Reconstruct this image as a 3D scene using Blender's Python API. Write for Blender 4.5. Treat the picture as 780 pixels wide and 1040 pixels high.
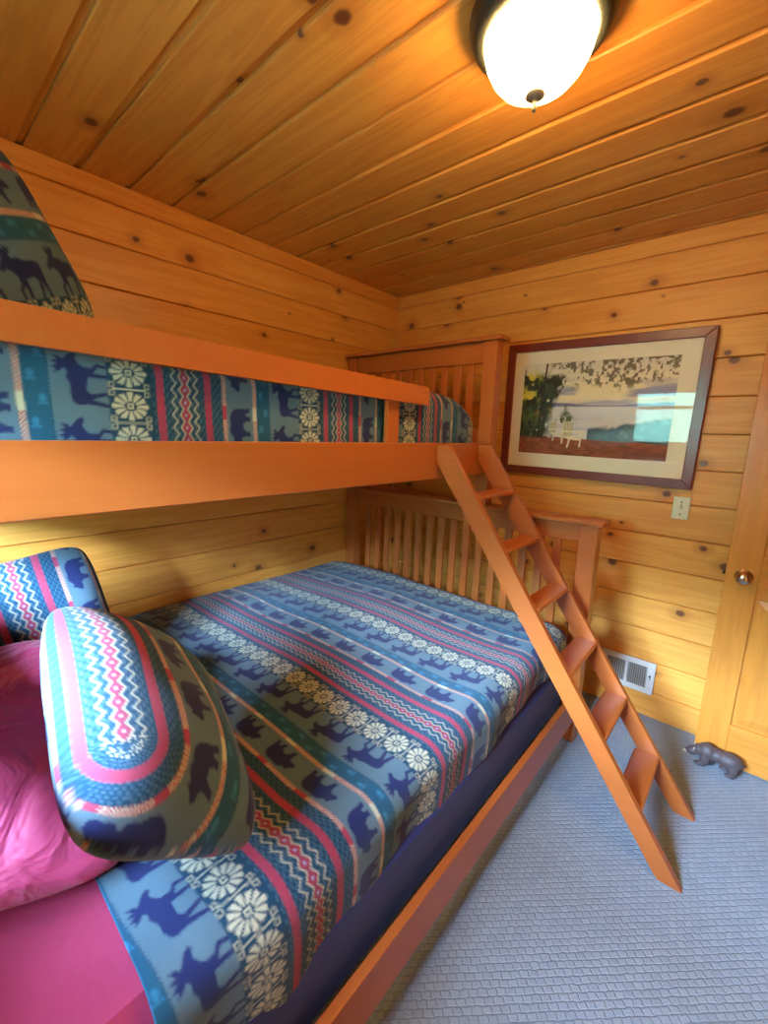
import bpy, bmesh, math, random
import numpy as np
from mathutils import Matrix, Vector

for o in list(bpy.data.objects):
    bpy.data.objects.remove(o)
SC = bpy.context.scene
COL = SC.collection
rng = random.Random(7)

# ------------------------------------------------------------------ camera
CX, CY, CZ = 2.0838, -2.4955, 1.4370
YAW, PITCH, ROLL, FPX = 0.7125, -0.1817, 0.0314, 435.29
cyw, syw, cp, sp = math.cos(YAW), math.sin(YAW), math.cos(PITCH), math.sin(PITCH)
fw = Vector((-syw * cp, cyw * cp, sp)); rt = Vector((cyw, syw, 0)); up = rt.cross(fw)
r2 = math.cos(ROLL) * rt + math.sin(ROLL) * up
u2 = -math.sin(ROLL) * rt + math.cos(ROLL) * up
cd = bpy.data.cameras.new('camera')
cd.sensor_fit = 'VERTICAL'; cd.sensor_height = 24.0; cd.lens = FPX / 1040 * 24.0
cd.clip_start = 0.02
cam = bpy.data.objects.new('camera', cd); COL.objects.link(cam)
cam.matrix_world = Matrix(((r2.x, u2.x, -fw.x, CX), (r2.y, u2.y, -fw.y, CY), (r2.z, u2.z, -fw.z, CZ), (0, 0, 0, 1)))
SC.camera = cam

# ------------------------------------------------------------------ world, daylight, exposure
SKY_STRENGTH = 235.0
LAMP_STRENGTH = 36.0
w = bpy.data.worlds.new('sky'); SC.world = w; w.use_nodes = True
bg = w.node_tree.nodes['Background']
bg.inputs[0].default_value = (0.45, 0.69, 1.0, 1); bg.inputs[1].default_value = SKY_STRENGTH
# sky portal filling the window opening in the rear wall
WX0, WX1, WZ0, WZ1, YR = 0.87, 1.84, 1.22, 1.80, -3.15
pl = bpy.data.lights.new('window_portal', 'AREA'); pl.shape = 'RECTANGLE'
pl.size = WX1 - WX0; pl.size_y = WZ1 - WZ0
pl.cycles.is_portal = True
plo = bpy.data.objects.new('window_portal', pl); COL.objects.link(plo)
plo.location = ((WX0 + WX1) / 2, YR - 0.16, (WZ0 + WZ1) / 2); plo.rotation_euler = (math.radians(90), 0, 0)
vs = SC.view_settings
vs.view_transform = 'Standard'; vs.look = 'None'; vs.gamma = 1.0; vs.use_curve_mapping = False
vs.exposure = 1.1

# ------------------------------------------------------------------ dimensions
H = 2.372            # ceiling
XR = 2.80            # right wall
PITCH_B = 0.168      # board cover width
YH = -0.495          # front face of the far headboard posts
YN = -2.66           # near headboard posts (inner face)
XA, XB = 1.048, 1.597   # outer faces of upper and lower bunk
X0 = 0.016

# ------------------------------------------------------------------ helpers
def link(o, parent=None, loc=None):
    COL.objects.link(o)
    if parent is not None:
        o.parent = parent
    return o

def tag(o, label, cat=None, group=None, kind=None):
    o['label'] = label
    if cat: o['category'] = cat
    if group: o['group'] = group
    if kind: o['kind'] = kind
    return o

def empty(name, loc=(0, 0, 0)):
    o = bpy.data.objects.new(name, None); o.empty_display_size = 0.05
    o.location = loc; COL.objects.link(o)
    return o

def setm(o, M, parent=None):
    """place o with world matrix M; parents here are never rotated"""
    if parent is not None:
        o.parent = parent
        p = parent; off = Vector((0, 0, 0))
        W = parent_world(parent)
        M = W.inverted() @ M
    o.matrix_basis = M

WORLD = {}
def parent_world(p):
    M = p.matrix_basis.copy()
    while p.parent is not None:
        p = p.parent
        M = p.matrix_basis @ M
    return M

def mk(name, verts, faces, mat, parent=None, smooth=False, M=None):
    me = bpy.data.meshes.new(name)
    me.from_pydata([tuple(v) for v in verts], [], faces)
    me.update()
    if smooth:
        me.polygons.foreach_set('use_smooth', [True] * len(me.polygons))
    if mat: me.materials.append(mat)
    o = bpy.data.objects.new(name, me); COL.objects.link(o)
    setm(o, M if M is not None else Matrix.Identity(4), parent)
    return o

def bm_obj(name, bm, mat, parent=None, smooth=False, M=None):
    me = bpy.data.meshes.new(name); bm.to_mesh(me); bm.free()
    if smooth:
        me.polygons.foreach_set('use_smooth', [True] * len(me.polygons))
    if mat: me.materials.append(mat)
    o = bpy.data.objects.new(name, me); COL.objects.link(o)
    setm(o, M if M is not None else Matrix.Identity(4), parent)
    return o

CACHE = {}
def box_mesh(dx, dy, dz, bev, mat):
    key = (round(dx, 4), round(dy, 4), round(dz, 4), round(bev, 4), mat.name)
    if key in CACHE: return CACHE[key]
    bm = bmesh.new(); bmesh.ops.create_cube(bm, size=1.0)
    bmesh.ops.scale(bm, vec=(dx, dy, dz), verts=bm.verts)
    if bev > 0:
        bmesh.ops.bevel(bm, geom=list(bm.edges), offset=bev, segments=1, affect='EDGES', clamp_overlap=True)
    me = bpy.data.meshes.new('bar'); bm.to_mesh(me); bm.free()
    me.materials.append(mat); CACHE[key] = me
    return me

AX = {0: Matrix.Identity(3),
      1: Matrix(((0, -1, 0), (1, 0, 0), (0, 0, 1))),
      2: Matrix(((0, 0, -1), (0, 1, 0), (1, 0, 0)))}

def bar(name, lo, hi, mat, parent=None, bev=0.003, axis=None, rot=None):
    """box between two world corners; local X runs along its grain"""
    lo, hi = Vector(lo), Vector(hi); d = hi - lo; c = (lo + hi) / 2
    if axis is None: axis = max(range(3), key=lambda i: d[i])
    A = AX[axis]
    L = A.transposed() @ d
    me = box_mesh(abs(L.x), abs(L.y), abs(L.z), bev, mat)
    o = bpy.data.objects.new(name, me); COL.objects.link(o)
    M = Matrix.Translation(c) @ (rot.to_4x4() if rot else Matrix.Identity(4)) @ A.to_4x4()
    setm(o, M, parent)
    return o

def prism(name, poly, axis, a0, a1, mat, parent=None, M=None):
    """extrude a 2D polygon along a world axis"""
    def P(p, a):
        q = list(p); q.insert(axis, a); return q
    n = len(poly)
    v = [P(p, a0) for p in poly] + [P(p, a1) for p in poly]
    f = [list(range(n)), list(range(2 * n - 1, n - 1, -1))] + [[i + n, (i + 1) % n + n, (i + 1) % n, i] for i in range(n)]
    o = mk(name, v, f, mat, parent, M=M)
    bm = bmesh.new(); bm.from_mesh(o.data); bmesh.ops.recalc_face_normals(bm, faces=bm.faces); bm.to_mesh(o.data); bm.free()
    return o

def lathe(name, prof, mat, center, parent=None, seg=40, M=None):
    v, f = [], []
    n = len(prof)
    for k in range(seg):
        a = 2 * math.pi * k / seg
        for r, z in prof: v.append((r * math.cos(a), r * math.sin(a), z))
    for k in range(seg):
        k2 = (k + 1) % seg
        for i in range(n - 1):
            f.append((k * n + i, k2 * n + i, k2 * n + i + 1, k * n + i + 1))
    o = mk(name, v, f, mat, parent, smooth=True, M=(M if M is not None else Matrix.Translation(center)))
    bm = bmesh.new(); bm.from_mesh(o.data); bmesh.ops.remove_doubles(bm, verts=bm.verts, dist=1e-5)
    bmesh.ops.recalc_face_normals(bm, faces=bm.faces); bm.to_mesh(o.data); bm.free()
    return o

def grid_mesh(name, P, C, mat, parent=None, extra=None):
    """P (n,m,3) world points, C (n,m,3) linear colours -> smooth coloured cloth"""
    n, m, _ = P.shape
    me = bpy.data.meshes.new(name)
    me.vertices.add(n * m); me.vertices.foreach_set('co', P.reshape(-1).astype(np.float32))
    i = np.arange(n * m).reshape(n, m)
    q = np.stack([i[:-1, :-1], i[1:, :-1], i[1:, 1:], i[:-1, 1:]], -1).reshape(-1, 4)
    me.loops.add(q.size); me.loops.foreach_set('vertex_index', q.reshape(-1).astype(np.int32))
    me.polygons.add(len(q)); me.polygons.foreach_set('loop_start', (np.arange(len(q)) * 4).astype(np.int32))
    me.polygons.foreach_set('use_smooth', np.ones(len(q), dtype=bool))
    me.update(calc_edges=True)
    if C is not None:
        a = me.color_attributes.new('Col', 'FLOAT_COLOR', 'POINT')
        cc = np.ones((n * m, 4), np.float32); cc[:, :3] = C.reshape(-1, 3)
        a.data.foreach_set('color', cc.reshape(-1))
    me.materials.append(mat)
    o = bpy.data.objects.new(name, me); COL.objects.link(o)
    setm(o, Matrix.Identity(4), parent)
    return o

# ------------------------------------------------------------------ materials
def new_mat(name):
    m = bpy.data.materials.new(name); m.use_nodes = True
    nt = m.node_tree; b = nt.nodes['Principled BSDF']
    return m, nt, b

def N(nt, t, **kw):
    n = nt.nodes.new(t)
    for k, v in kw.items():
        if k.startswith('i_'):
            n.inputs[int(k[2:])].default_value = v
        else: setattr(n, k, v)
    return n

def plain(name, col, rough=0.5, metal=0.0, bump=0.0, bscale=60, spec=0.5):
    m, nt, b = new_mat(name)
    b.inputs['Base Color'].default_value = (*col, 1); b.inputs['Roughness'].default_value = rough
    b.inputs['Metallic'].default_value = metal; b.inputs['Specular IOR Level'].default_value = spec
    tc = N(nt, 'ShaderNodeTexCoord'); nz = N(nt, 'ShaderNodeTexNoise'); nz.inputs['Scale'].default_value = bscale
    nt.links.new(tc.outputs['Object'], nz.inputs['Vector'])
    mx = N(nt, 'ShaderNodeMix', data_type='RGBA', blend_type='MULTIPLY'); mx.inputs[0].default_value = 0.15
    mx.inputs[6].default_value = (*col, 1); nt.links.new(nz.outputs['Fac'], mx.inputs[7])
    nt.links.new(mx.outputs[2], b.inputs['Base Color'])
    if bump:
        bp = N(nt, 'ShaderNodeBump'); bp.inputs['Strength'].default_value = bump; bp.inputs['Distance'].default_value = 0.002
        nt.links.new(nz.outputs['Fac'], bp.inputs['Height']); nt.links.new(bp.outputs[0], b.inputs['Normal'])
    return m

def wood(name, light, dark, knot=None, knot_scale=3.0, rough=0.35, grain=1.3, vary=0.5, spec=0.5):
    """varnished timber: local X is the grain; every object gets its own offset and tone"""
    m, nt, b = new_mat(name); L = nt.links.new
    tc = N(nt, 'ShaderNodeTexCoord'); oi = N(nt, 'ShaderNodeObjectInfo')
    rm = N(nt, 'ShaderNodeMath', operation='MULTIPLY', i_1=91.7); L(oi.outputs['Random'], rm.inputs[0])
    cb = N(nt, 'ShaderNodeCombineXYZ'); L(rm.outputs[0], cb.inputs[0]); L(rm.outputs[0], cb.inputs[1]); 
    ad = N(nt, 'ShaderNodeVectorMath', operation='ADD'); L(tc.outputs['Object'], ad.inputs[0]); L(cb.outputs[0], ad.inputs[1])
    # long streaks
    mp = N(nt, 'ShaderNodeMapping'); mp.inputs['Scale'].default_value = (0.9, 14, 14); L(ad.outputs[0], mp.inputs[0])
    n1 = N(nt, 'ShaderNodeTexNoise'); n1.inputs['Scale'].default_value = 1.6; n1.inputs['Detail'].default_value = 4; n1.inputs['Distortion'].default_value = 0.6
    L(mp.outputs[0], n1.inputs['Vector'])
    rg = N(nt, 'ShaderNodeMath', operation='MULTIPLY', i_1=26.0); L(n1.outputs['Fac'], rg.inputs[0])
    sn = N(nt, 'ShaderNodeMath', operation='SINE'); L(rg.outputs[0], sn.inputs[0])
    mp2 = N(nt, 'ShaderNodeMapping'); mp2.inputs['Scale'].default_value = (5, 220, 220); L(ad.outputs[0], mp2.inputs[0])
    n2 = N(nt, 'ShaderNodeTexNoise'); n2.inputs['Scale'].default_value = 1.0; n2.inputs['Detail'].default_value = 2
    L(mp2.outputs[0], n2.inputs['Vector'])
    n3 = N(nt, 'ShaderNodeTexNoise'); n3.inputs['Scale'].default_value = 2.2; n3.inputs['Detail'].default_value = 2; L(ad.outputs[0], n3.inputs['Vector'])
    # combine
    f1 = N(nt, 'ShaderNodeMath', operation='MULTIPLY_ADD', i_1=0.16 * grain, i_2=0.35); L(sn.outputs[0], f1.inputs[0])
    f2 = N(nt, 'ShaderNodeMath', operation='MULTIPLY_ADD', i_1=0.30 * grain); L(n2.outputs['Fac'], f2.inputs[0]); L(f1.outputs[0], f2.inputs[2])
    f3 = N(nt, 'ShaderNodeMath', operation='MULTIPLY_ADD', i_1=0.5); L(n3.outputs['Fac'], f3.inputs[0]); L(f2.outputs[0], f3.inputs[2])
    rv = N(nt, 'ShaderNodeMath', operation='MULTIPLY_ADD', i_1=vary, i_2=-vary / 2 - 0.25); L(oi.outputs['Random'], rv.inputs[0])
    f4 = N(nt, 'ShaderNodeMath', operation='ADD', use_clamp=True); L(f3.outputs[0], f4.inputs[0]); L(rv.outputs[0], f4.inputs[1])
    mx = N(nt, 'ShaderNodeMix', data_type='RGBA'); L(f4.outputs[0], mx.inputs[0])
    mx.inputs[6].default_value = (*light, 1); mx.inputs[7].default_value = (*dark, 1)
    out = mx.outputs[2]
    if knot:
        wv = N(nt, 'ShaderNodeTexVoronoi', voronoi_dimensions='2D'); wv.inputs['Scale'].default_value = knot_scale
        mp3 = N(nt, 'ShaderNodeMapping'); mp3.inputs['Scale'].default_value = (0.8, 1, 1); L(ad.outputs[0], mp3.inputs[0])
        nd = N(nt, 'ShaderNodeTexNoise'); nd.inputs['Scale'].default_value = 40; L(ad.outputs[0], nd.inputs['Vector'])
        L(mp3.outputs[0], wv.inputs['Vector'])
        dd = N(nt, 'ShaderNodeMath', operation='MULTIPLY_ADD', i_1=0.02, i_2=-0.01); L(nd.outputs['Fac'], dd.inputs[0])
        ds = N(nt, 'ShaderNodeMath', operation='ADD'); L(wv.outputs['Distance'], ds.inputs[0]); L(dd.outputs[0], ds.inputs[1])
        sx = N(nt, 'ShaderNodeSeparateColor'); L(wv.outputs['Color'], sx.inputs[0])
        sz = N(nt, 'ShaderNodeMath', operation='MULTIPLY_ADD', i_1=0.055, i_2=0.016); L(sx.outputs[0], sz.inputs[0])
        rr = N(nt, 'ShaderNodeMath', operation='DIVIDE'); L(ds.outputs[0], rr.inputs[0]); L(sz.outputs[0], rr.inputs[1])
        k1 = N(nt, 'ShaderNodeMapRange', interpolation_type='SMOOTHSTEP'); k1.inputs[1].default_value = 0.55; k1.inputs[2].default_value = 1.15
        k1.inputs[3].default_value = 1.0; k1.inputs[4].default_value = 0.0; L(rr.outputs[0], k1.inputs[0])
        k2 = N(nt, 'ShaderNodeMapRange', interpolation_type='SMOOTHSTEP'); k2.inputs[1].default_value = 1.0; k2.inputs[2].default_value = 3.2
        k2.inputs[3].default_value = 0.40; k2.inputs[4].default_value = 0.0; L(rr.outputs[0], k2.inputs[0])
        m2 = N(nt, 'ShaderNodeMix', data_type='RGBA'); L(k2.outputs[0], m2.inputs[0]); L(out, m2.inputs[6])
        m2.inputs[7].default_value = (dark[0] * .6, dark[1] * .45, dark[2] * .4, 1)
        m3 = N(nt, 'ShaderNodeMix', data_type='RGBA'); L(k1.outputs[0], m3.inputs[0]); L(m2.outputs[2], m3.inputs[6]); m3.inputs[7].default_value = (*knot, 1)
        out = m3.outputs[2]
    L(out, b.inputs['Base Color'])
    b.inputs['Roughness'].default_value = rough; b.inputs['Specular IOR Level'].default_value = spec
    bp = N(nt, 'ShaderNodeBump'); bp.inputs['Strength'].default_value = 0.12; bp.inputs['Distance'].default_value = 0.002
    L(f2.outputs[0], bp.inputs['Height']); L(bp.outputs[0], b.inputs['Normal'])
    return m

def cloth(name, rough=0.9):
    m, nt, b = new_mat(name); L = nt.links.new
    at = N(nt, 'ShaderNodeAttribute', attribute_name='Col'); 
    tc = N(nt, 'ShaderNodeTexCoord'); nz = N(nt, 'ShaderNodeTexNoise'); nz.inputs['Scale'].default_value = 700; L(tc.outputs['Object'], nz.inputs['Vector'])
    mr = N(nt, 'ShaderNodeMapRange'); mr.inputs[3].default_value = 0.8; mr.inputs[4].default_value = 1.2; L(nz.outputs['Fac'], mr.inputs[0])
    mx = N(nt, 'ShaderNodeVectorMath', operation='SCALE'); L(at.outputs['Color'], mx.inputs[0]); L(mr.outputs[0], mx.inputs[3])
    L(mx.outputs[0], b.inputs['Base Color'])
    b.inputs['Roughness'].default_value = rough; b.inputs['Specular IOR Level'].default_value = 0.15
    b.inputs['Sheen Weight'].default_value = 0.15
    return m

def fabric(name, col, rough=0.85, wr=0.0, sheen=0.1, spec=0.2):
    m, nt, b = new_mat(name); L = nt.links.new
    tc = N(nt, 'ShaderNodeTexCoord'); nz = N(nt, 'ShaderNodeTexNoise'); nz.inputs['Scale'].default_value = 300; L(tc.outputs['Object'], nz.inputs['Vector'])
    mx = N(nt, 'ShaderNodeMix', data_type='RGBA', blend_type='MULTIPLY'); mx.inputs[0].default_value = 0.15
    mx.inputs[6].default_value = (*col, 1); L(nz.outputs['Fac'], mx.inputs[7]); L(mx.outputs[2], b.inputs['Base Color'])
    b.inputs['Roughness'].default_value = rough; b.inputs['Specular IOR Level'].default_value = spec; b.inputs['Sheen Weight'].default_value = sheen
    if wr:
        n2 = N(nt, 'ShaderNodeTexNoise'); n2.inputs['Scale'].default_value = 9; n2.inputs['Detail'].default_value = 3; n2.inputs['Distortion'].default_value = 1.2
        L(tc.outputs['Object'], n2.inputs['Vector'])
        bp = N(nt, 'ShaderNodeBump'); bp.inputs['Strength'].default_value = wr; bp.inputs['Distance'].default_value = 0.03
        L(n2.outputs['Fac'], bp.inputs['Height']); L(bp.outputs[0], b.inputs['Normal'])
    return m

def glass_mat(name, ior=1.5, tint=(1, 1, 1)):
    m = bpy.data.materials.new(name); m.use_nodes = True; nt = m.node_tree; nt.nodes.clear(); L = nt.links.new
    o = N(nt, 'ShaderNodeOutputMaterial'); mx = N(nt, 'ShaderNodeMixShader'); fr = N(nt, 'ShaderNodeFresnel'); fr.inputs[0].default_value = ior
    tr = N(nt, 'ShaderNodeBsdfTransparent'); tr.inputs[0].default_value = (*tint, 1); gl = N(nt, 'ShaderNodeBsdfGlossy'); gl.inputs['Roughness'].default_value = 0.0
    ge = N(nt, 'ShaderNodeNewGeometry'); iv = N(nt, 'ShaderNodeMath', operation='SUBTRACT', i_0=1.0); L(ge.outputs['Backfacing'], iv.inputs[1])
    fm = N(nt, 'ShaderNodeMath', operation='MULTIPLY'); L(fr.outputs[0], fm.inputs[0]); L(iv.outputs[0], fm.inputs[1])
    L(fm.outputs[0], mx.inputs[0]); L(tr.outputs[0], mx.inputs[1]); L(gl.outputs[0], mx.inputs[2]); L(mx.outputs[0], o.inputs[0])
    return m

PINE = wood('pine_wall', (0.86, 0.405, 0.078), (0.68, 0.262, 0.040), (0.16, 0.055, 0.018), 3.2, 0.40, spec=0.35)
PINET = wood('pine_trim', (0.86, 0.405, 0.078), (0.68, 0.262, 0.040), None, rough=0.40, spec=0.35)
PINEC = wood('pine_ceiling', (0.75, 0.355, 0.062), (0.56, 0.22, 0.033), (0.13, 0.04, 0.014), 2.9, 0.38)
DOORW = wood('pine_door', (0.68, 0.275, 0.042), (0.54, 0.19, 0.026), None, rough=0.28, vary=0.2)
MAPLE = wood('bunk_maple', (0.47, 0.130, 0.027), (0.37, 0.090, 0.017), None, rough=0.30, grain=0.55, vary=0.3)
FRAMEW = wood('mahogany_frame', (0.20, 0.034, 0.020), (0.13, 0.020, 0.013), None, rough=0.3, grain=0.5, vary=0.2)
BACK = plain('dark_backing', (0.10, 0.045, 0.015), 0.9)
CLOTH = cloth('woven_pattern_cloth')
PINK = fabric('pink_cotton', (0.40, 0.036, 0.115), rough=0.6, wr=0.9, spec=0.35)
PINKS = fabric('pink_sheet_cotton', (0.46, 0.045, 0.12), wr=0.15)
NAVY = fabric('navy_fabric', (0.04, 0.05, 0.19), wr=0.05)
IVORY = plain('ivory_plastic', (0.72, 0.64, 0.44), 0.35)
WHITEM = plain('white_metal', (0.72, 0.70, 0.64), 0.4)
DARKM = plain('dark_slot', (0.03, 0.028, 0.025), 0.7)
STEEL = plain('brushed_nickel', (0.62, 0.52, 0.40), 0.22, 1.0)
BRONZE = plain('weathered_bronze', (0.050, 0.055, 0.042), 0.45, 0.6, bump=0.6, bscale=70)
BEARM = plain('painted_resin', (0.085, 0.060, 0.062), 0.55, 0.0, bump=0.4, bscale=90)
CREAM = plain('cream_paint', (0.50, 0.40, 0.30), 0.5)
MAT = plain('mat_board', (0.86, 0.80, 0.62), 0.9, bscale=400)
GLASS = glass_mat('picture_glass', 1.5)
PANE = glass_mat('window_glass', 1.45)

def carpet_mat():
    m, nt, b = new_mat('woven_loop_carpet'); L = nt.links.new
    tc = N(nt, 'ShaderNodeTexCoord')
    mp = N(nt, 'ShaderNodeMapping'); mp.inputs['Rotation'].default_value = (0, 0, -YAW - 0.06); L(tc.outputs['Object'], mp.inputs[0])
    nz = N(nt, 'ShaderNodeTexNoise'); nz.inputs['Scale'].default_value = 60; L(mp.outputs[0], nz.inputs['Vector'])
    jt = N(nt, 'ShaderNodeVectorMath', operation='MULTIPLY_ADD'); jt.inputs[1].default_value = (0.009, 0.008, 0)
    L(nz.outputs['Color'], jt.inputs[0]); L(mp.outputs[0], jt.inputs[2])
    br = N(nt, 'ShaderNodeTexBrick'); br.offset = 0.5; br.inputs['Scale'].default_value = 1.0
    br.inputs['Brick Width'].default_value = 0.025; br.inputs['Row Height'].default_value = 0.0175
    br.inputs['Mortar Size'].default_value = 0.0035; br.inputs['Mortar Smooth'].default_value = 1.0
    br.inputs['Color1'].default_value = (0.39, 0.47, 0.56, 1); br.inputs['Color2'].default_value = (0.34, 0.415, 0.50, 1); br.inputs['Mortar'].default_value = (0.315, 0.385, 0.46, 1)
    L(jt.outputs[0], br.inputs['Vector'])
    fz = N(nt, 'ShaderNodeTexNoise'); fz.inputs['Scale'].default_value = 420; fz.inputs['Detail'].default_value = 1; L(tc.outputs['Object'], fz.inputs['Vector'])
    mx = N(nt, 'ShaderNodeMix', data_type='RGBA', blend_type='MULTIPLY'); mx.inputs[0].default_value = 0.45; L(br.outputs['Color'], mx.inputs[6]); L(fz.outputs['Fac'], mx.inputs[7])
    L(mx.outputs[2], b.inputs['Base Color']); b.inputs['Roughness'].default_value = 0.95; b.inputs['Specular IOR Level'].default_value = 0.1
    iv = N(nt, 'ShaderNodeMath', operation='SUBTRACT', i_0=1.0); L(br.outputs['Fac'], iv.inputs[1])
    hh = N(nt, 'ShaderNodeMath', operation='MULTIPLY_ADD', i_1=0.25); L(fz.outputs['Fac'], hh.inputs[0]); L(iv.outputs[0], hh.inputs[2])
    bp = N(nt, 'ShaderNodeBump'); bp.inputs['Strength'].default_value = 0.6; bp.inputs['Distance'].default_value = 0.0035
    L(hh.outputs[0], bp.inputs['Height']); L(bp.outputs[0], b.inputs['Normal'])
    return m
CARPET = carpet_mat()

# ================================================================== THE ROOM
fl = bar('floor', (-0.1, YR - 0.1, -0.1), (XR + 1.3, 0.1, 0.0), CARPET, None, 0, axis=0)
tag(fl, 'blue grey woven loop carpet covering the bedroom floor', 'floor', kind='structure')

SEAMS = [0.135 + PITCH_B * k for k in range(14)]

def board_mesh(length, width, th, vg, mat, gap=0.0015, tongue=0.0):
    """tongue and groove board, front face +Z, V-grooved long edges; local X = length"""
    key = ('board', round(length, 4), round(width, 4), th, vg, gap, tongue, mat.name)
    if key in CACHE: return CACHE[key]
    h = width / 2
    prof = [(-h + gap, 0), (-h + gap, th - vg), (-h + gap + vg, th), (h - gap - vg - tongue, th), (h - gap - tongue, th - vg)]
    if tongue: prof += [(h - gap - tongue, th - 0.011), (h - gap, th - 0.011)]
    prof += [(h - gap, 0)]
    n = len(prof)
    v = [(-length / 2, y, z) for y, z in prof] + [(length / 2, y, z) for y, z in prof]
    f = [list(range(n)), list(range(2 * n - 1, n - 1, -1))] + [[i, i + n, (i + 1) % n + n, (i + 1) % n] for i in range(n)]
    me = bpy.data.meshes.new('board'); me.from_pydata(v, [], f)
    bm = bmesh.new(); bm.from_mesh(me); bmesh.ops.recalc_face_normals(bm, faces=bm.faces); bm.to_mesh(me); bm.free()
    me.materials.append(mat); CACHE[key] = me
    return me

def put_board(parent, me, c, xdir, zdir, name='board'):
    x, z = Vector(xdir), Vector(zdir); y = z.cross(x)
    M = Matrix.Translation(c) @ Matrix((x, y, z)).transposed().to_4x4()
    o = bpy.data.objects.new(name, me); COL.objects.link(o); setm(o, M, parent)
    return o

TH = 0.018
# left wall
wl = bar('wall_left', (-0.12, YR, 0), (-TH, 0.12, H + 0.05), BACK, None, 0, axis=1)
tag(wl, 'honey pine board wall along the long side of the bunk bed', 'wall', kind='structure')
LL = -YR
for z in SEAMS[:-1]:
    put_board(wl, board_mesh(LL, PITCH_B, TH, 0.004, PINE), (-TH, YR / 2, z + PITCH_B / 2), (0, -1, 0), (1, 0, 0))
put_board(wl, board_mesh(LL, 0.135, TH, 0.004, PINE), (-TH, YR / 2, 0.0675), (0, -1, 0), (1, 0, 0))
# back wall
wb = bar('wall_back', (-0.12, TH, 0), (XR + 0.12, 0.12, H + 0.05), BACK, None, 0, axis=0)
tag(wb, 'honey pine board wall behind the framed picture', 'wall', kind='structure')
for z in SEAMS[:-1]:
    put_board(wb, board_mesh(XR, PITCH_B, TH, 0.004, PINE), (XR / 2, TH, z + PITCH_B / 2), (1, 0, 0), (0, -1, 0))
bb = bar('baseboard_back', (0.0, -0.004, 0.0), (XR, 0.0, 0.132), PINET, None, 0.0015)
tag(bb, 'pine baseboard along the picture wall under the white vent', 'baseboard', kind='structure')
put_board(wb, board_mesh(XR, 0.135, TH, 0.004, PINE), (XR / 2, TH, 0.0675), (1, 0, 0), (0, -1, 0))
# trims under the ceiling
t1 = bar('trim_1', (0.0, YR, 2.298), (0.02, -0.0, H), PINET, None, 0.003)
tag(t1, 'pine trim strip under the ceiling above the top bunk', 'trim', kind='structure')
t2 = bar('trim_2', (0.02, -0.02, 2.298), (XR, 0.0, H), PINET, None, 0.003)
tag(t2, 'pine trim strip under the ceiling on the picture wall', 'trim', kind='structure')
t3 = bar('trim_3', (0.0, -0.012, 0.0), (0.012, -0.0, 2.298), PINET, None, 0.003)
tag(t3, 'slim upright pine corner bead where the two board walls meet', 'trim', kind='structure')
# ceiling
ce = bar('ceiling', (-0.12, YR - 0.1, H + TH), (XR + 0.12, 0.12, H + 0.10), BACK, None, 0, axis=0)
tag(ce, 'pine plank ceiling with recessed channels carrying the light', 'ceiling', kind='structure')
CP = 0.169
for k in range(0, 19):
    y1 = -0.04 - CP * (k - 1); y0 = y1 - CP
    if k == 0: y1, y0 = 0.0, -0.04
    wd = y1 - y0
    put_board(ce, board_mesh(XR, wd, TH, 0.004, PINEC, 0.0008, 0.02 if k else 0.0), (XR / 2, (y0 + y1) / 2, H + TH), (-1, 0, 0), (0, 0, -1), name='plank')
# right wall with the doorway the open door belongs to
DY0, DY1, DZ = -0.95, -0.19, 2.05
wr = bar('wall_right', (XR, YR, 0), (XR + 0.12, DY0, H + 0.05), PINE, None, 0, axis=1)
tag(wr, 'pine wall on the door side beside the camera', 'wall', kind='structure')
wr2 = bar('wall_right_corner', (XR, DY1, 0), (XR + 0.12, 0.12, H + 0.05), PINE, None, 0, axis=2)
tag(wr2, 'narrow pine wall piece behind the hinges of the open door', 'wall', kind='structure')
wr3 = bar('wall_right_header', (XR, DY0, DZ), (XR + 0.12, DY1, H + 0.05), PINE, None, 0, axis=1)
tag(wr3, 'pine wall piece above the doorway', 'wall', kind='structure')
wh = bar('wall_hall', (XR + 1.2, YR, 0), (XR + 1.3, 0.12, H + 0.05), PINE, None, 0, axis=1)
tag(wh, 'pine hall wall seen only through the doorway', 'wall', kind='structure')
for nm, y0, y1 in (('wall_hall_end', DY0 - 0.12, DY0 - 0.02), ('wall_hall_side', 0.02, 0.12)):
    o = bar(nm, (XR + 0.12, y0, 0), (XR + 1.2, y1, H + 0.05), PINE, None, 0, axis=0)
    tag(o, 'pine end wall of the short hall, ' + ('nearer the camera' if y0 < -0.5 else 'beyond the picture wall'), 'wall', kind='structure')
ch = bar('ceiling_hall', (XR + 0.12, YR, H + 0.05), (XR + 1.3, 0.12, H + 0.1), PINEC, None, 0, axis=1)
tag(ch, 'plain pine hall ceiling beyond the doorway', 'ceiling', kind='structure')
# rear wall with the window
def rear(nm, lo, hi, lab):
    o = bar(nm, lo, hi, PINE, None, 0, axis=0); tag(o, lab, 'wall', kind='structure'); return o
rear('wall_rear_lower', (-0.12, YR - 0.14, 0), (XR + 0.12, YR, WZ0), 'pine wall below the window behind the camera')
rear('wall_rear_upper', (-0.12, YR - 0.14, WZ1), (XR + 0.12, YR, H + 0.05), 'pine wall above the window behind the camera')
rear('wall_rear_left', (-0.12, YR - 0.14, WZ0), (WX0, YR, WZ1), 'pine wall piece between the window and the bunk corner')
rear('wall_rear_right', (WX1, YR - 0.14, WZ0), (XR + 0.12, YR, WZ1), 'pine wall piece between the window and the door side')
wi = empty('window_1', ((WX0 + WX1) / 2, YR, WZ0))
tag(wi, 'white framed window in the rear wall, mirrored in the picture glass', 'window', kind='structure')
WFM = plain('window_white', (0.7, 0.7, 0.66), 0.4)
fwd_ = 0.03
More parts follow.
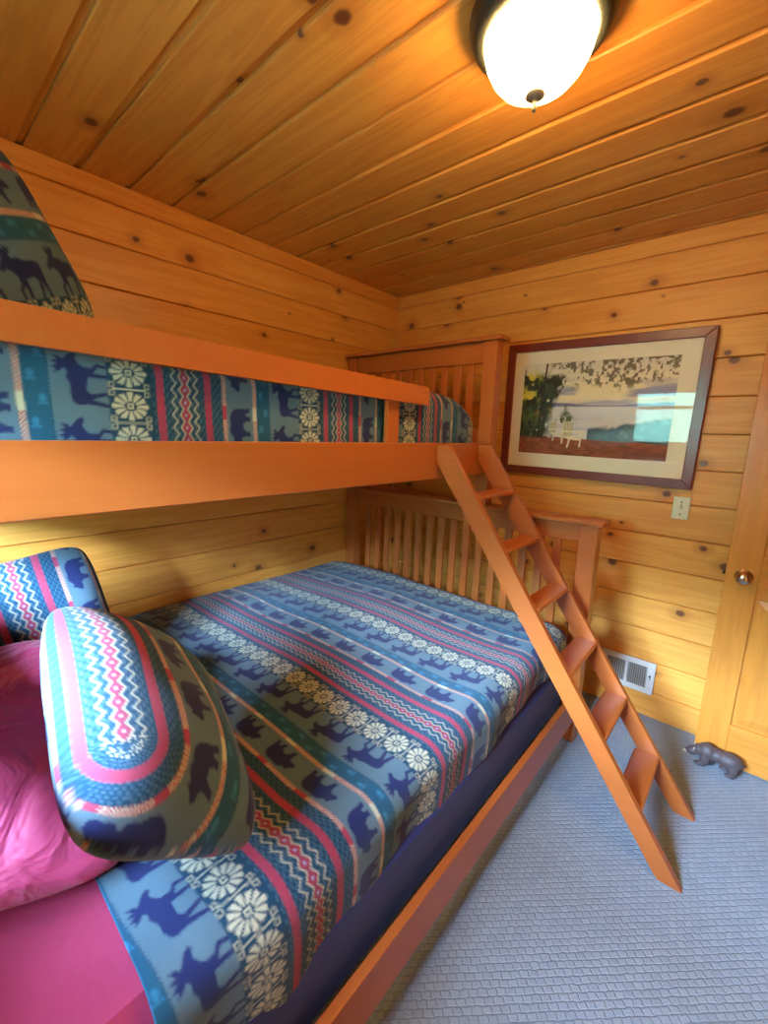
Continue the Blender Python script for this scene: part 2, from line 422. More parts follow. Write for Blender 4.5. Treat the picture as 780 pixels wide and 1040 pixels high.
bar('frame', (WX0, YR - 0.11, WZ0), (WX0 + fwd_, YR - 0.05, WZ1), WFM, wi, 0.002)
bar('frame', (WX1 - fwd_, YR - 0.11, WZ0), (WX1, YR - 0.05, WZ1), WFM, wi, 0.002)
bar('frame', (WX0 + fwd_, YR - 0.11, WZ0), (WX1 - fwd_, YR - 0.05, WZ0 + fwd_), WFM, wi, 0.002)
bar('frame', (WX0 + fwd_, YR - 0.11, WZ1 - fwd_), (WX1 - fwd_, YR - 0.05, WZ1), WFM, wi, 0.002)
bar('glazing_bar', (WX0 + fwd_, YR - 0.10, 1.60), (WX1 - fwd_, YR - 0.06, 1.635), WFM, wi, 0.002)
bar('window_pane', (WX0 + fwd_, YR - 0.082, WZ0 + fwd_), (WX1 - fwd_, YR - 0.079, 1.60), PANE, wi, 0)
bar('window_pane', (WX0 + fwd_, YR - 0.082, 1.635), (WX1 - fwd_, YR - 0.079, WZ1 - fwd_), PANE, wi, 0)
# ground outside
DARKW = plain('added_eave_timber', (0.12, 0.06, 0.03), 0.8)
LAWN = plain('lawn', (0.014, 0.026, 0.014), 0.9, bscale=4)
gr = bar('ground_outside', (-30, -60, -0.6), (30, YR - 0.2, -0.4), LAWN, None, 0, axis=0)
tag(gr, 'green lawn outside the window', 'lawn', kind='structure')

ev = bar('added_eave', (-0.6, YR - 0.85, 2.10), (XR + 0.6, YR - 0.14, 2.18), DARKW, None, 0, axis=0)  # unseen slab added to keep steep skylight off the near bedding
tag(ev, 'unseen dark slab added above the window to cut off the high sky', 'sky blocker', kind='structure')
hv, hf = [], []
for i in range(41):
    for j in range(7):
        a = j / 6
        x = -30 + 60 * i / 40
        hv.append((x + rng.uniform(-.3, .3), -13 - 6 * a ** 1.5 - 1.2 * math.sin(i * 1.7) + rng.uniform(-.3, .3), -0.5 + a * (7.5 + 0.7 * math.sin(i * 0.9) + 0.6 * math.sin(i * 2.3))))
for i in range(40):
    for j in range(6): hf.append((i * 7 + j, (i + 1) * 7 + j, (i + 1) * 7 + j + 1, i * 7 + j + 1))
hill = mk('added_bank', hv, hf, plain('foliage', (0.035, 0.075, 0.04), 0.9, bscale=3), None, True)  # added bank, its height shaped to hold low skylight off the upper bunk
tag(hill, 'green bank added outside the window, raised to block the low sky', 'bank', kind='structure')

# ================================================================== BUNK BED
bed = empty('bunk_bed', (XB / 2, (YH + YN) / 2, 0))
tag(bed, 'reddish maple twin over queen bunk bed with slatted ends', 'bunk bed')
PT = 0.066   # post depth along y
def end_panel(yf, s):
    """one end of the bunk: yf is the face towards the mattress, s the way outward along y"""
    def yy(a, b):
        p, q = yf + s * a, yf + s * b
        return min(p, q), max(p, q)
    def B(name, x0, x1, z0, z1, a=0.0, b=PT, bev=0.003, axis=None):
        y0, y1 = yy(a, b)
        return bar(name, (x0, y0, z0), (x1, y1, z1), MAPLE, bed, bev, axis)
    # lower: queen
    B('lower_post', X0, 0.093, 0, 1.064); B('lower_post', 1.518, XB, 0, 1.064)
    B('lower_cap', X0 - 0.012, XB + 0.026, 1.064, 1.088, -0.02, PT + 0.02, 0.004)
    B('lower_top_rail', 0.093, 1.518, 0.979, 1.064, 0.012, 0.044)
    B('lower_bottom_rail', 0.093, 1.518, 0.28, 0.42, 0.012, 0.044)
    for k in range(16):
        c = 0.201 + 0.0812 * k
        B('lower_slat', c - 0.019, c + 0.019, 0.42, 0.979, 0.02, 0.036, 0.0015)
    # upper: twin, stands on the lower cap
    B('upper_post', X0, 0.083, 1.088, 1.900); B('upper_post', 0.975, XA, 1.088, 1.900)
    B('upper_cap', X0 - 0.012, XA + 0.028, 1.900, 1.920, -0.02, PT + 0.02, 0.004)
    B('upper_top_rail', 0.083, 0.975, 1.798, 1.900, 0.012, 0.044)
    B('upper_bottom_rail', 0.083, 0.975, 1.25, 1.47, 0.012, 0.044)
    for k in range(10):
        c = 0.173 + 0.0803 * k
        B('upper_slat', c - 0.019, c + 0.019, 1.47, 1.798, 0.02, 0.036, 0.0015)
end_panel(YH, 1)
end_panel(YN, -1)
# side rails
bar('lower_side_rail', (1.573, YN, 0.133), (XB, YH, 0.274), MAPLE, bed, 0.003)
bar('lower_side_rail', (X0, YN, 0.133), (X0 + 0.024, YH, 0.274), MAPLE, bed, 0.003)
bar('upper_side_rail', (1.024, YN, 1.251), (XA, YH, 1.403), MAPLE, bed, 0.003)
bar('upper_side_rail', (X0, YN, 1.251), (X0 + 0.024, YH, 1.403), MAPLE, bed, 0.003)
bar('upper_deck', (X0 + 0.024, YN + 0.01, 1.285), (1.024, YH - 0.01, 1.303), MAPLE, bed, 0.002)
# guard rail, slightly higher towards the pillow end
def zg(y, base): return base + (-1.04 - y) * 0.0195
gp = [(YN, zg(YN, 1.552)), (-1.05, zg(-1.05, 1.552)), (-1.041, 1.558), (-1.038, 1.57), (-1.038, 1.604), (-1.041, 1.616), (-1.05, zg(-1.05, 1.622)), (YN, zg(YN, 1.622))]
prism('guard_rail', gp, 0, 1.024, XA, MAPLE, bed)
bar('guard_post', (1.004, -1.265, 1.30), (1.024, -1.195, 1.60), MAPLE, bed, 0.003)
bar('guard_post', (1.004, -2.53, 1.30), (1.024, -2.46, 1.62), MAPLE, bed, 0.003)

# ladder hooked against the top rail
lad = empty('bunk_ladder', (1.6, -0.784, 0))
tag(lad, 'reddish maple ladder with six flat steps leaning on the top bunk', 'ladder')
def xf(z): return 2.092 - z * (2.092 - 1.121) / 1.394       # front edge of a stile
zt = 1.395
XW = 0.072
xb = lambda z: xf(z) - XW - 0.008 * (1 - z / 1.4)
zcut = 1.325
stile = [(xf(0), 0.0), (xf(zt) - 0.012, zt), (1.053, zt), (1.053, zcut), (xb(0) , 0.012), (xb(0) + 0.012, 0.0)]
for y0, y1 in ((-0.973, -0.949), (-0.618, -0.594)):
    prism('stile', stile, 1, y0, y1, MAPLE, lad)
for z, xr in zip((1.198, 1.002, 0.800, 0.596, 0.399, 0.203), (1.244, 1.389, 1.534, 1.681, 1.824, 1.966)):
    xx = xf(z) + 0.001
    bar('step', (xx - 0.088, -0.949, z - 0.020), (xx, -0.618, z), MAPLE, lad, 0.005, axis=1)

# ================================================================== WOVEN PATTERN
FIELD = np.array((0.088, 0.158, 0.205)); TEALD = np.array((0.009, 0.050, 0.095)); TEAL = np.array((0.014, 0.085, 0.150))
NAV = np.array((0.014, 0.022, 0.095)); RED = np.array((0.32, 0.042, 0.085)); CRM = np.array((0.47, 0.48, 0.35)); DASH = np.array((0.08, 0.18, 0.28))
PERIOD = 0.512
BEARP = [(-.50, .02), (-.47, .24), (-.38, .38), (-.22, .44), (-.05, .42), (.08, .46), (.20, .44), (.28, .34), (.36, .30), (.38, .36), (.43, .33), (.46, .22), (.54, .10), (.55, .02), (.47, -.04), (.36, -.02), (.28, -.08), (.26, -.30), (.28, -.42), (.15, -.42), (.13, -.28), (.06, -.12), (-.10, -.13), (-.16, -.28), (-.14, -.42), (-.28, -.42), (-.30, -.26), (-.36, -.22), (-.40, -.42), (-.52, -.42), (-.49, -.20)]
MOOSEP = [(-.48, .12), (-.44, .22), (-.30, .27), (-.10, .26), (.04, .33), (.14, .30), (.20, .36), (.14, .42), (.08, .56), (.16, .50), (.20, .60), (.25, .48), (.31, .60), (.34, .46), (.43, .56), (.42, .42), (.36, .36), (.42, .30), (.52, .20), (.56, .10), (.50, .06), (.40, .12), (.30, .06), (.24, -.02), (.24, -.20), (.34, -.30), (.30, -.50), (.24, -.50), (.26, -.32), (.14, -.22), (.12, -.50), (.05, -.50), (.05, -.10), (-.18, -.06), (-.26, -.14), (-.20, -.50), (-.27, -.50), (-.36, -.16), (-.44, -.50), (-.51, -.50), (-.46, -.08)]

def inpoly(px, py, poly):
    ins = np.zeros(px.shape, bool); n = len(poly)
    for i in range(n):
        x1, y1 = poly[i]; x2, y2 = poly[(i + 1) % n]
        c = ((y1 > py) != (y2 > py)) & (px < (x2 - x1) * (py - y1) / (y2 - y1 + 1e-12) + x1)
        ins ^= c
    return ins

def pattern(u, v):
    """u metres along a stripe, v metres across the stripes (0 = row of rosettes) -> linear colour"""
    sh = u.shape; u = u.ravel(); v = np.mod(v.ravel() + 0.043, PERIOD) - 0.043
    C = np.empty((u.size, 3)); C[:] = FIELD
    def put(m, c): C[m] = c
    put(v < 0.225, TEALD)
    put((v > 0.326) & (v < 0.367), TEAL)
    # rosettes
    pu = 0.073
    du = np.mod(u, pu) - pu / 2
    r = np.hypot(du / 0.030, v / 0.036); th = np.arctan2(v / 0.036, du / 0.030)
    pet = (np.cos(12 * th) > -0.55)
    put((r < 1 + 0.05 * np.cos(8 * th)) & (r > 0.36) & pet, CRM)
    q = np.maximum(abs(du) / 0.0062, abs(v) / 0.0062)
    put((q < 1) & (q > 0.45), CRM)
    de = np.mod(u + pu / 2, pu) - pu / 2          # joints between rosettes
    put((abs(de) < 0.0013) & (abs(v) < 0.034), CRM)
    for s in (-1, 1):
        for e in (-1, 1):
            q = np.maximum(abs(de - s * 0.0085), abs(v - e * 0.036)) 
            put((q < 0.0058) & (q > 0.0034), CRM * 0.8)
    # dashes on the dark ground
    g = (v > 0.048) & (v < 0.222)
    row = np.floor(v / 0.0062)
    put(g & (np.mod(v, 0.0062) < 0.0026) & (np.mod(u + row * 0.0085, 0.021) < 0.012), DASH * 0.75)
    # plain stripes
    for c in (0.066, 0.184):
        put(abs(v - c) < 0.0088, RED)
    # zigzag band
    a = v - 0.125
    put(abs(a) < 0.017, TEALD)
    tri = abs(np.mod(u, 0.030) / 0.015 - 1)            # 0..1..0
    z1 = 0.006 + 0.011 * tri
    put((abs(a) < z1 - 0.004), RED * 0.85)
    put(abs(abs(a) - z1 * 0.85) < 0.0015, CRM)
    tri2 = abs(np.mod(u + 0.015, 0.030) / 0.015 - 1)
    put(abs(abs(a) - (0.021 + 0.012 * tri)) < 0.0016, CRM)
    put((abs(a) < 0.0025) & (tri > 0.8), np.array((0.25, 0.35, 0.55)))
    # checked lines
    for c, A, Bc, solid in ((0.229, RED, CRM, RED), (0.319, CRM, RED, CRM)):
        m = abs(v - c) < 0.0058
        chk = (np.floor(u / 0.0042) + np.floor(v / 0.0039)) % 2 < 1
        C[m & chk] = CRM * 0.9; C[m & ~chk] = RED * 1.05
        put(m & (np.mod(u, 0.15) < 0.036), solid)
    # paw prints on the teal band
    pw = np.mod(u, 0.046) - 0.023; pv = v - 0.3465 - 0.008 * np.where(np.mod(np.floor(u / 0.046), 2) < 1, 1, -1)
    put((v > 0.328) & (v < 0.366) & ((pw / 0.008) ** 2 + (pv / 0.006) ** 2 < 1), TEAL * 1.9)
    for k in range(3):
        put((v > 0.328) & (v < 0.366) & ((pw - 0.011) ** 2 + (pv - (k - 1) * 0.006) ** 2 < 0.0028 ** 2), TEAL * 1.9)
    put((abs(v - 0.367) < 0.0015) & (np.mod(u, 0.008) < 0.004), TEALD)
    # bears and moose, backs towards -v
    b = (v > 0.236) & (v < 0.313)
    bu = (np.mod(u[b], 0.146) - 0.073) / 0.098; bh = -(v[b] - 0.274) / 0.070
    i = np.where(b)[0]; C[i[inpoly(bu, bh, BEARP)]] = NAV
    b = (v > 0.370) & (v < 0.476)
    bu = -(np.mod(u[b] + 0.03, 0.136) - 0.068) / 0.108; bh = -(v[b] - 0.425) / 0.088
    i = np.where(b)[0]; C[i[inpoly(bu, bh, MOOSEP)]] = NAV
    return C.reshape(*sh, 3)

def pattern_aa(u, v, st):
    o = st / 3
    return sum(pattern(u + i * o, v + j * o) for i in (-1, 0, 1) for j in (-1, 0, 1)) / 9

def mott(x, y, s=1.0):
    return (np.sin(3.1 * x + 1.7 * y) + np.sin(-2.3 * x + 4.1 * y + 1.0) * 0.7 + np.sin(6.7 * x + 0.5) * np.sin(5.9 * y + 2.0) * 0.6) * s

# ------------------------------------------------------------------ lower bedding
bx = bar('box_spring', (0.045, YN + 0.03, 0.18), (1.535, -0.53, 0.40), NAVY, None, 0.02, axis=1)
tag(bx, 'navy fabric box spring showing below the patterned bedspread', 'box spring')
mt = bar('mattress', (0.05, YN + 0.035, 0.40), (1.515, -0.575, 0.575), PINKS, None, 0.035, axis=1)
tag(mt, 'lower bunk mattress in a pink fitted sheet', 'mattress')

def bedspread():
    stp = 0.0036
    ys = np.arange(-2.335, -0.515, stp)
    r = 0.075; xe = 1.545; x0 = 0.014
    flat = xe - r - x0; arc = r * math.pi / 2
    hem = 0.442 - (-0.79 - ys) * 0.0905
    top = 0.597
    S = flat + arc + (top - r - hem)
    nt_ = int(S.max() / stp)
    T = np.linspace(0, 1, nt_)
    s = T[None, :] * S[:, None]
    Y = np.repeat(ys[:, None], nt_, 1)
    a = np.clip((s - flat) / r, 0, math.pi / 2)
    X = x0 + np.minimum(s, flat) + r * np.sin(a)
    Z = top - r * (1 - np.cos(a)) - np.maximum(s - flat - arc, 0)
    U = s.copy()
    topw = np.clip(1 - np.maximum(s - flat, 0) / arc, 0, 1)
    Z += 0.0035 * mott(X * 2.2, Y * 2.0) * topw + 0.012 * np.sin(np.clip(X / 1.5, 0, 1) * math.pi) * topw
    Z -= 0.022 * np.clip((0.30 - X) / 0.3, 0, 1) ** 2 * topw
    side = np.clip((s - flat - arc * 0.6) / 0.1, 0, 1)
    X += side * (0.006 * np.sin(Y * 9 + 1) + 0.004 * np.sin(Y * 23)) - 0.02 * np.clip((s - flat - arc) / 0.2, 0, 1)
    # rounded far end against the headboard
    e = np.clip((Y + 0.615) / 0.09, 0, 0.985)
    drop = 0.09 * (1 - np.sqrt(1 - e ** 2))
    Z -= drop * topw; X -= drop * side * 1.2
    wob = 0.010 * np.sin(U * 2.3 + 0.6) + 0.005 * np.sin(U * 6.1)
    V = Y + 1.672 + wob - 0.020 * np.clip((U - 1.35) / 0.3, 0, 1)
    C = pattern_aa(U, V, stp)
    P = np.stack([X, Y, Z], -1)
    # turned-under lip along hem and head edge
    lip = P[:, -1:, :].copy(); lip[..., 0] -= 0.012; lip[..., 2] += 0.002
    P = np.concatenate([P, lip], 1); C = np.concatenate([C, C[:, -1:, :]], 1)
    lip = P[:1].copy(); lip[..., 2] -= 0.010; lip[..., 1] += 0.004
    P = np.concatenate([lip, P], 0); C = np.concatenate([C[:1], C], 0)
    return grid_mesh('bedspread', P, C, CLOTH)
bs = bedspread()
tag(bs, 'blue lodge pattern bedspread with bears and moose on the lower bunk', 'bedspread')

def pillow_grid(L, Wd, T, n=150, m=110, p=2.6, droop=0.0, seed=0, corner=0.10):
    """closed pillow; returns points (2n-1 rows wrap) for front and back plus u,v in metres"""
    a = np.linspace(-1, 1, n); b = np.linspace(-1, 1, m)
    A, B = np.meshgrid(a, b, indexing='ij')
    x = A * L / 2 * (1 - 0.5 * corner * np.cos(B * math.pi / 2) * np.abs(A) ** 2)
    y = B * Wd / 2 * (1 - 0.5 * corner * np.cos(A * math.pi / 2) * np.abs(B) ** 2)
    kc = 1 - 0.15 * (np.abs(A) * np.abs(B)) ** 3
    x = x * kc; y = y * kc
    t = T / 2 * (np.clip(1 - np.abs(A) ** p, 0, 1) ** 0.55) * (np.clip(1 - np.abs(B) ** p, 0, 1) ** 0.55)
    rs = np.random.RandomState(seed)
    w1 = 0.010 * np.sin(5 * A + rs.rand() * 6) * np.sin(4 * B + rs.rand() * 6) * (t / (T / 2))
    return x, y, t + w1 * 0.6, A, B

def pillow(name, center, ax_long, ax_norm, L, Wd, T, mat, colour=None, n=150, m=110, seed=0, bend=0.0, parent=None, corner=0.10, twist=0.0, shape=None):
    la = Vector(ax_long).normalized(); nn = Vector(ax_norm); nn = (nn - la * nn.dot(la)).normalized(); wa = nn.cross(la)
    la, nn, wa = (np.array(q) for q in (la, nn, wa))
    x, y, t, A, B = pillow_grid(L, Wd, T, n, m, seed=seed, corner=corner)
    obs = []
    bendz = -bend * (A ** 2) + twist * A * B
    out = []
    for s in (1, -1):
        z = s * t * (1.0 if s > 0 else 0.8) + bendz
        P = np.array(center) + x[..., None] * la + y[..., None] * wa + z[..., None] * nn
        if shape is not None: P = shape(P, A, B)
        if s < 0: P = P[::-1]
        out.append(P)
    P = np.concatenate([out[0], out[1]], 0)
    C = None
    if colour is not None:
        # lengths measured over the bulging surface, so stripes keep their width
        mi, mj = n // 2, m // 2
        def arc(q, h):
            d = np.concatenate([[0], np.cumsum(np.hypot(np.diff(q), np.diff(h)))]); return d - np.interp(0, q, d)
        ya = np.repeat(arc(y[mi, :], t[mi, :])[None, :], n, 0); xa = np.repeat(arc(x[:, mj], t[:, mj])[:, None], m, 1)
        c1 = colour(xa, ya, 1); c2 = colour(xa, ya, -1)[::-1]
        C = np.concatenate([c1, c2], 0)
    o = grid_mesh(name, P, C, mat)
    bm = bmesh.new(); bm.from_mesh(o.data); bmesh.ops.remove_doubles(bm, verts=bm.verts, dist=1e-5)
    bmesh.ops.recalc_face_normals(bm, faces=bm.faces); bm.to_mesh(o.data); bm.free()
    o.data.polygons.foreach_set('use_smooth', [True] * len(o.data.polygons))
    return o

def tube(name, pts, rad, mat, parent=None, seg=6, closed=True, C=None):
    n = len(pts); v = []; f = []
    P = [Vector(p) for p in pts]
    for i in range(n):
        d = (P[(i + 1) % n] - P[i - 1]).normalized()
        a = d.orthogonal().normalized() if i == 0 else (prev - d * prev.dot(d)).normalized()
        prev = a; b = d.cross(a)
        for k in range(seg):
            t = 2 * math.pi * k / seg; v.append(P[i] + a * math.cos(t) * rad + b * math.sin(t) * rad)
    for i in range(n if closed else n - 1):
        for k in range(seg):
            f.append((i * seg + k, i * seg + (k + 1) % seg, ((i + 1) % n) * seg + (k + 1) % seg, ((i + 1) % n) * seg + k))
    return mk(name, v, f, mat, parent, smooth=True)

# patterned pillow leaning over the pink one
def ring_col(u0, v0, end, Wd):
    """stripes run along the pillow, over its seams, and fold round its dented lower end"""
    def f(x, y, s):
        yy = y - v0; Wd = y.max() - y.min()
        if s < 0: yy = np.where(y > 0, Wd - y, -Wd - y) - v0
        du = np.maximum(x - end, 0)
        if s < 0: du = np.where(x > end, du + 0.0, 0)
        d = np.sqrt((du * 0.9) ** 2 + yy ** 2) * 0.95
        th = np.arctan2(du, np.abs(yy) + 1e-6)
        return pattern_aa(np.minimum(x, end) + u0 + th * 0.15, 0.125 + d, 0.0034)
    return f
p1 = pillow('patterned_pillow', (1.225, -2.215, 0.852), (0.49, -0.08, -0.16), (0.25, 0.67, 0.70), 0.58, 0.42, 0.21, CLOTH, ring_col(0.02, -0.155, 0.14, 0.42), n=170, m=140, seed=3)
tag(p1, 'large blue patterned pillow with zigzag stripe leaning on the pink pillow', 'pillow', 'pillows on the lower bunk')
# second one standing further back
def back_col(x, y, s): return pattern_aa(x + 0.2, 0.125 + y + 0.03, 0.0034)
p2 = pillow('patterned_pillow', (0.50, -2.235, 0.828), (0.25, 0.16, -1.0), (0.95, -0.2, 0.25), 0.45, 0.34, 0.15, CLOTH, back_col, seed=5)
tag(p2, 'dark blue patterned pillow standing behind against the pine wall', 'pillow', 'pillows on the lower bunk')
# pink pillow
p3 = pillow('pink_pillow', (0.965, -2.350, 0.735), (0.88, -0.36, -0.22), (0.27, 0.0, 1.0), 0.68, 0.44, 0.25, PINK, None, seed=9, n=70, m=50)
tag(p3, 'plump hot pink pillow at the lower left corner', 'pillow', 'pillows on the lower bunk')

# ------------------------------------------------------------------ upper bedding
um = bar('mattress', (0.05, YN + 0.02, 1.303), (0.975, -0.56, 1.565), NAVY, None, 0.04, axis=1)
tag(um, 'upper bunk mattress hidden under the dark lodge pattern blanket', 'mattress')
def upper_blanket():
    stp = 0.0034
    ys = np.arange(-2.62, -0.528, stp)
    xe = 0.998; r = 0.06; z0 = 1.345; top = 1.600
    side = top - r - z0; arc = r * math.pi / 2; tl = 0.86
    s = np.concatenate([np.arange(0, side + arc + 0.08, stp), np.linspace(side + arc + 0.085, side + arc + tl, 40)])
    Sg, Y = np.meshgrid(s, ys); 
    a = np.clip((Sg - side) / r, 0, math.pi / 2)
    X = xe - r * (1 - np.cos(a)) - np.maximum(Sg - side - arc, 0)
    Z = z0 + np.minimum(Sg, side) + r * np.sin(a)
    tw = np.clip((Sg - side * 0.4) / (side * 0.6 + arc), 0, 1)
    Z += 0.022 * np.exp(-((Y + 0.87) / 0.16) ** 2) * tw
    e = np.clip((Y + 0.76) / 0.235, 0, 0.99)
    d = (1 - np.sqrt(1 - e ** 2)); Z -= 0.19 * d * tw; X -= 0.045 * d
    X += 0.003 * np.sin(Y * 11) - 0.010 * np.exp(-((Y + 1.23) / 0.06) ** 2) * (Sg < side + arc)
    Z = np.maximum(Z, 1.345)
    V = Y + 1.607 - 0.16 * d * tw + 0.006 * np.sin(Sg * 9)
    C = pattern_aa(0.9 - Sg, V, stp)
    P = np.stack([X, Y, Z], -1)
    return grid_mesh('blanket', P, C, CLOTH)
ub = upper_blanket()
tag(ub, 'dark green lodge pattern blanket on the top bunk behind the guard rail', 'blanket')
def up_col(x, y, s): return pattern_aa(y + 0.27, 0.345 + 0.75 * x, 0.004)
p4 = pillow('patterned_pillow', (0.52, -2.318, 1.875), (0.05, 0.42, -0.88), (0.92, 0.35, 0.28), 0.56, 0.55, 0.18, CLOTH, up_col, seed=11)
tag(p4, 'dark patterned pillow propped up on the top bunk', 'pillow')

# ================================================================== CEILING LAMP
LC = Vector((1.577, -1.425, 0))
lamp = empty('ceiling_lamp', (LC.x, LC.y, H))
tag(lamp, 'lit frosted bowl ceiling lamp with weathered bronze rim', 'ceiling lamp')
def latM(z): return Matrix.Translation((LC.x, LC.y, z))
lathe('rim', [(0.0, 0.0), (0.150, 0.0), (0.157, -0.012), (0.158, -0.024), (0.152, -0.034), (0.148, -0.046), (0.138, -0.054), (0.126, -0.058), (0.120, -0.056), (0.116, -0.040), (0.0, -0.038)], BRONZE, None, lamp, 56, latM(H))
gm = bpy.data.materials.new('lit_frosted_glass'); gm.use_nodes = True; nt = gm.node_tree; nt.nodes.clear()
oo = N(nt, 'ShaderNodeOutputMaterial'); em = N(nt, 'ShaderNodeEmission'); em.inputs[0].default_value = (1.0, 0.60, 0.235, 1); em.inputs[1].default_value = LAMP_STRENGTH
nt.links.new(em.outputs[0], oo.inputs[0])
lathe('glass_bowl', [(0.118, -0.044), (0.120, -0.056), (0.119, -0.070), (0.113, -0.090), (0.101, -0.112), (0.083, -0.132), (0.058, -0.148), (0.030, -0.157), (0.0, -0.159)], gm, None, lamp, 56, latM(H))
FINM = plain('pale_bronze', (0.26, 0.22, 0.14), 0.5, 0.5)
fin = lathe('finial', [(0.0, -0.158), (0.021, -0.160), (0.022, -0.165), (0.014, -0.170), (0.007, -0.173), (0.005, -0.180), (0.007, -0.186), (0.005, -0.194), (0.0, -0.199)], FINM, None, lamp, 24, latM(H))

# ================================================================== PICTURE
pic = empty('framed_picture', (1.372, -0.001, 1.225))
pic.rotation_euler = (math.radians(1.7), math.radians(0.75), 0)
tag(pic, 'landscape print of two lakeside chairs in a mahogany frame', 'picture')
# local coordinates of the picture: x across, z up, y towards the wall
PW, PH, FW = 0.975, 0.730, 0.045
def ploc(o, loc=(0, 0, 0)):
    o.parent = pic; o.matrix_basis = Matrix.Translation(loc); return o
def frame_side(name, poly, mat, y0, y1):
    n = len(poly)
    v = [(p[0], y0, p[1]) for p in poly] + [(p[0], y1, p[1]) for p in poly]
    f = [list(range(n)), list(range(2 * n - 1, n - 1, -1))] + [[i + n, (i + 1) % n + n, (i + 1) % n, i] for i in range(n)]
    me = bpy.data.meshes.new(name); me.from_pydata(v, [], f)
    bm = bmesh.new(); bm.from_mesh(me); bmesh.ops.recalc_face_normals(bm, faces=bm.faces)
    bmesh.ops.bevel(bm, geom=list(bm.edges), offset=0.003, segments=1, affect='EDGES'); bm.to_mesh(me); bm.free()
    me.materials.append(mat); o = bpy.data.objects.new(name, me); COL.objects.link(o); return ploc(o)
hw = PW / 2
frame_side('frame_moulding', [(-hw, 0), (hw, 0), (hw - FW, FW), (-hw + FW, FW)], FRAMEW, -0.030, 0)
frame_side('frame_moulding', [(-hw, PH), (hw, PH), (hw - FW, PH - FW), (-hw + FW, PH - FW)], FRAMEW, -0.030, 0)
frame_side('frame_moulding', [(-hw, 0), (-hw, PH), (-hw + FW, PH - FW), (-hw + FW, FW)], FRAMEW, -0.030, 0)
frame_side('frame_moulding', [(hw, 0), (hw, PH), (hw - FW, PH - FW), (hw - FW, FW)], FRAMEW, -0.030, 0)
def pbox(name, lo, hi, mat, bev=0):
    d = Vector(hi) - Vector(lo); me = box_mesh(d.x, d.y, d.z, bev, mat)
    o = bpy.data.objects.new(name, me); COL.objects.link(o); return ploc(o, (Vector(lo) + Vector(hi)) / 2)
AXL, AXR, AZ0, AZ1 = 0.986 - 1.372, 1.738 - 1.372, 0.122, 0.617
IW = hw - FW + 0.004
mb = 0.006
pbox('backing_board', (-IW, -0.010, FW - 0.004), (IW, -0.002, PH - FW + 0.004), MAT)
# window mount in four bevel-cut strips
for poly in ([(-IW, FW - .004), (IW, FW - .004), (AXR, AZ0), (AXL, AZ0)], [(-IW, PH - FW + .004), (IW, PH - FW + .004), (AXR, AZ1), (AXL, AZ1)],
             [(-IW, FW - .004), (-IW, PH - FW + .004), (AXL, AZ1), (AXL, AZ0)], [(IW, FW - .004), (IW, PH - FW + .004), (AXR, AZ1), (AXR, AZ0)]):
    n = 4
    v = [(p[0], -0.016, p[1]) for p in poly] + [(p[0], -0.0115, p[1]) for p in poly]
    f = [[0, 1, 2, 3], [7, 6, 5, 4]] + [[i + n, (i + 1) % n + n, (i + 1) % n, i] for i in range(n)]
    me = bpy.data.meshes.new('mat_board'); me.from_pydata(v, [], f)
    bm = bmesh.new(); bm.from_mesh(me); bmesh.ops.recalc_face_normals(bm, faces=bm.faces); bm.to_mesh(me); bm.free()
    me.materials.append(MAT); o = bpy.data.objects.new('mat_board', me); COL.objects.link(o); ploc(o)

def srgb(r, g, b):
    c = np.array((r, g, b)) / 255.0
    return np.where(c <= 0.04045, c / 12.92, ((c + 0.055) / 1.055) ** 2.4)

def vnoise(x, y, seed=0):
    """value noise"""
    rs = np.random.RandomState(seed); Tn = rs.rand(64, 64)
    xi, yi = np.floor(x).astype(int), np.floor(y).astype(int); fx, fy = x - xi, y - yi
    fx = fx * fx * (3 - 2 * fx); fy = fy * fy * (3 - 2 * fy)
    g = lambda i, j: Tn[i % 64, j % 64]
    return (g(xi, yi) * (1 - fx) + g(xi + 1, yi) * fx) * (1 - fy) + (g(xi, yi + 1) * (1 - fx) + g(xi + 1, yi + 1) * fx) * fy
def fbm(x, y, o=4, seed=0):
    return sum(vnoise(x * 2 ** k, y * 2 ** k, seed + k) * 0.5 ** k for k in range(o)) / sum(0.5 ** k for k in range(o))

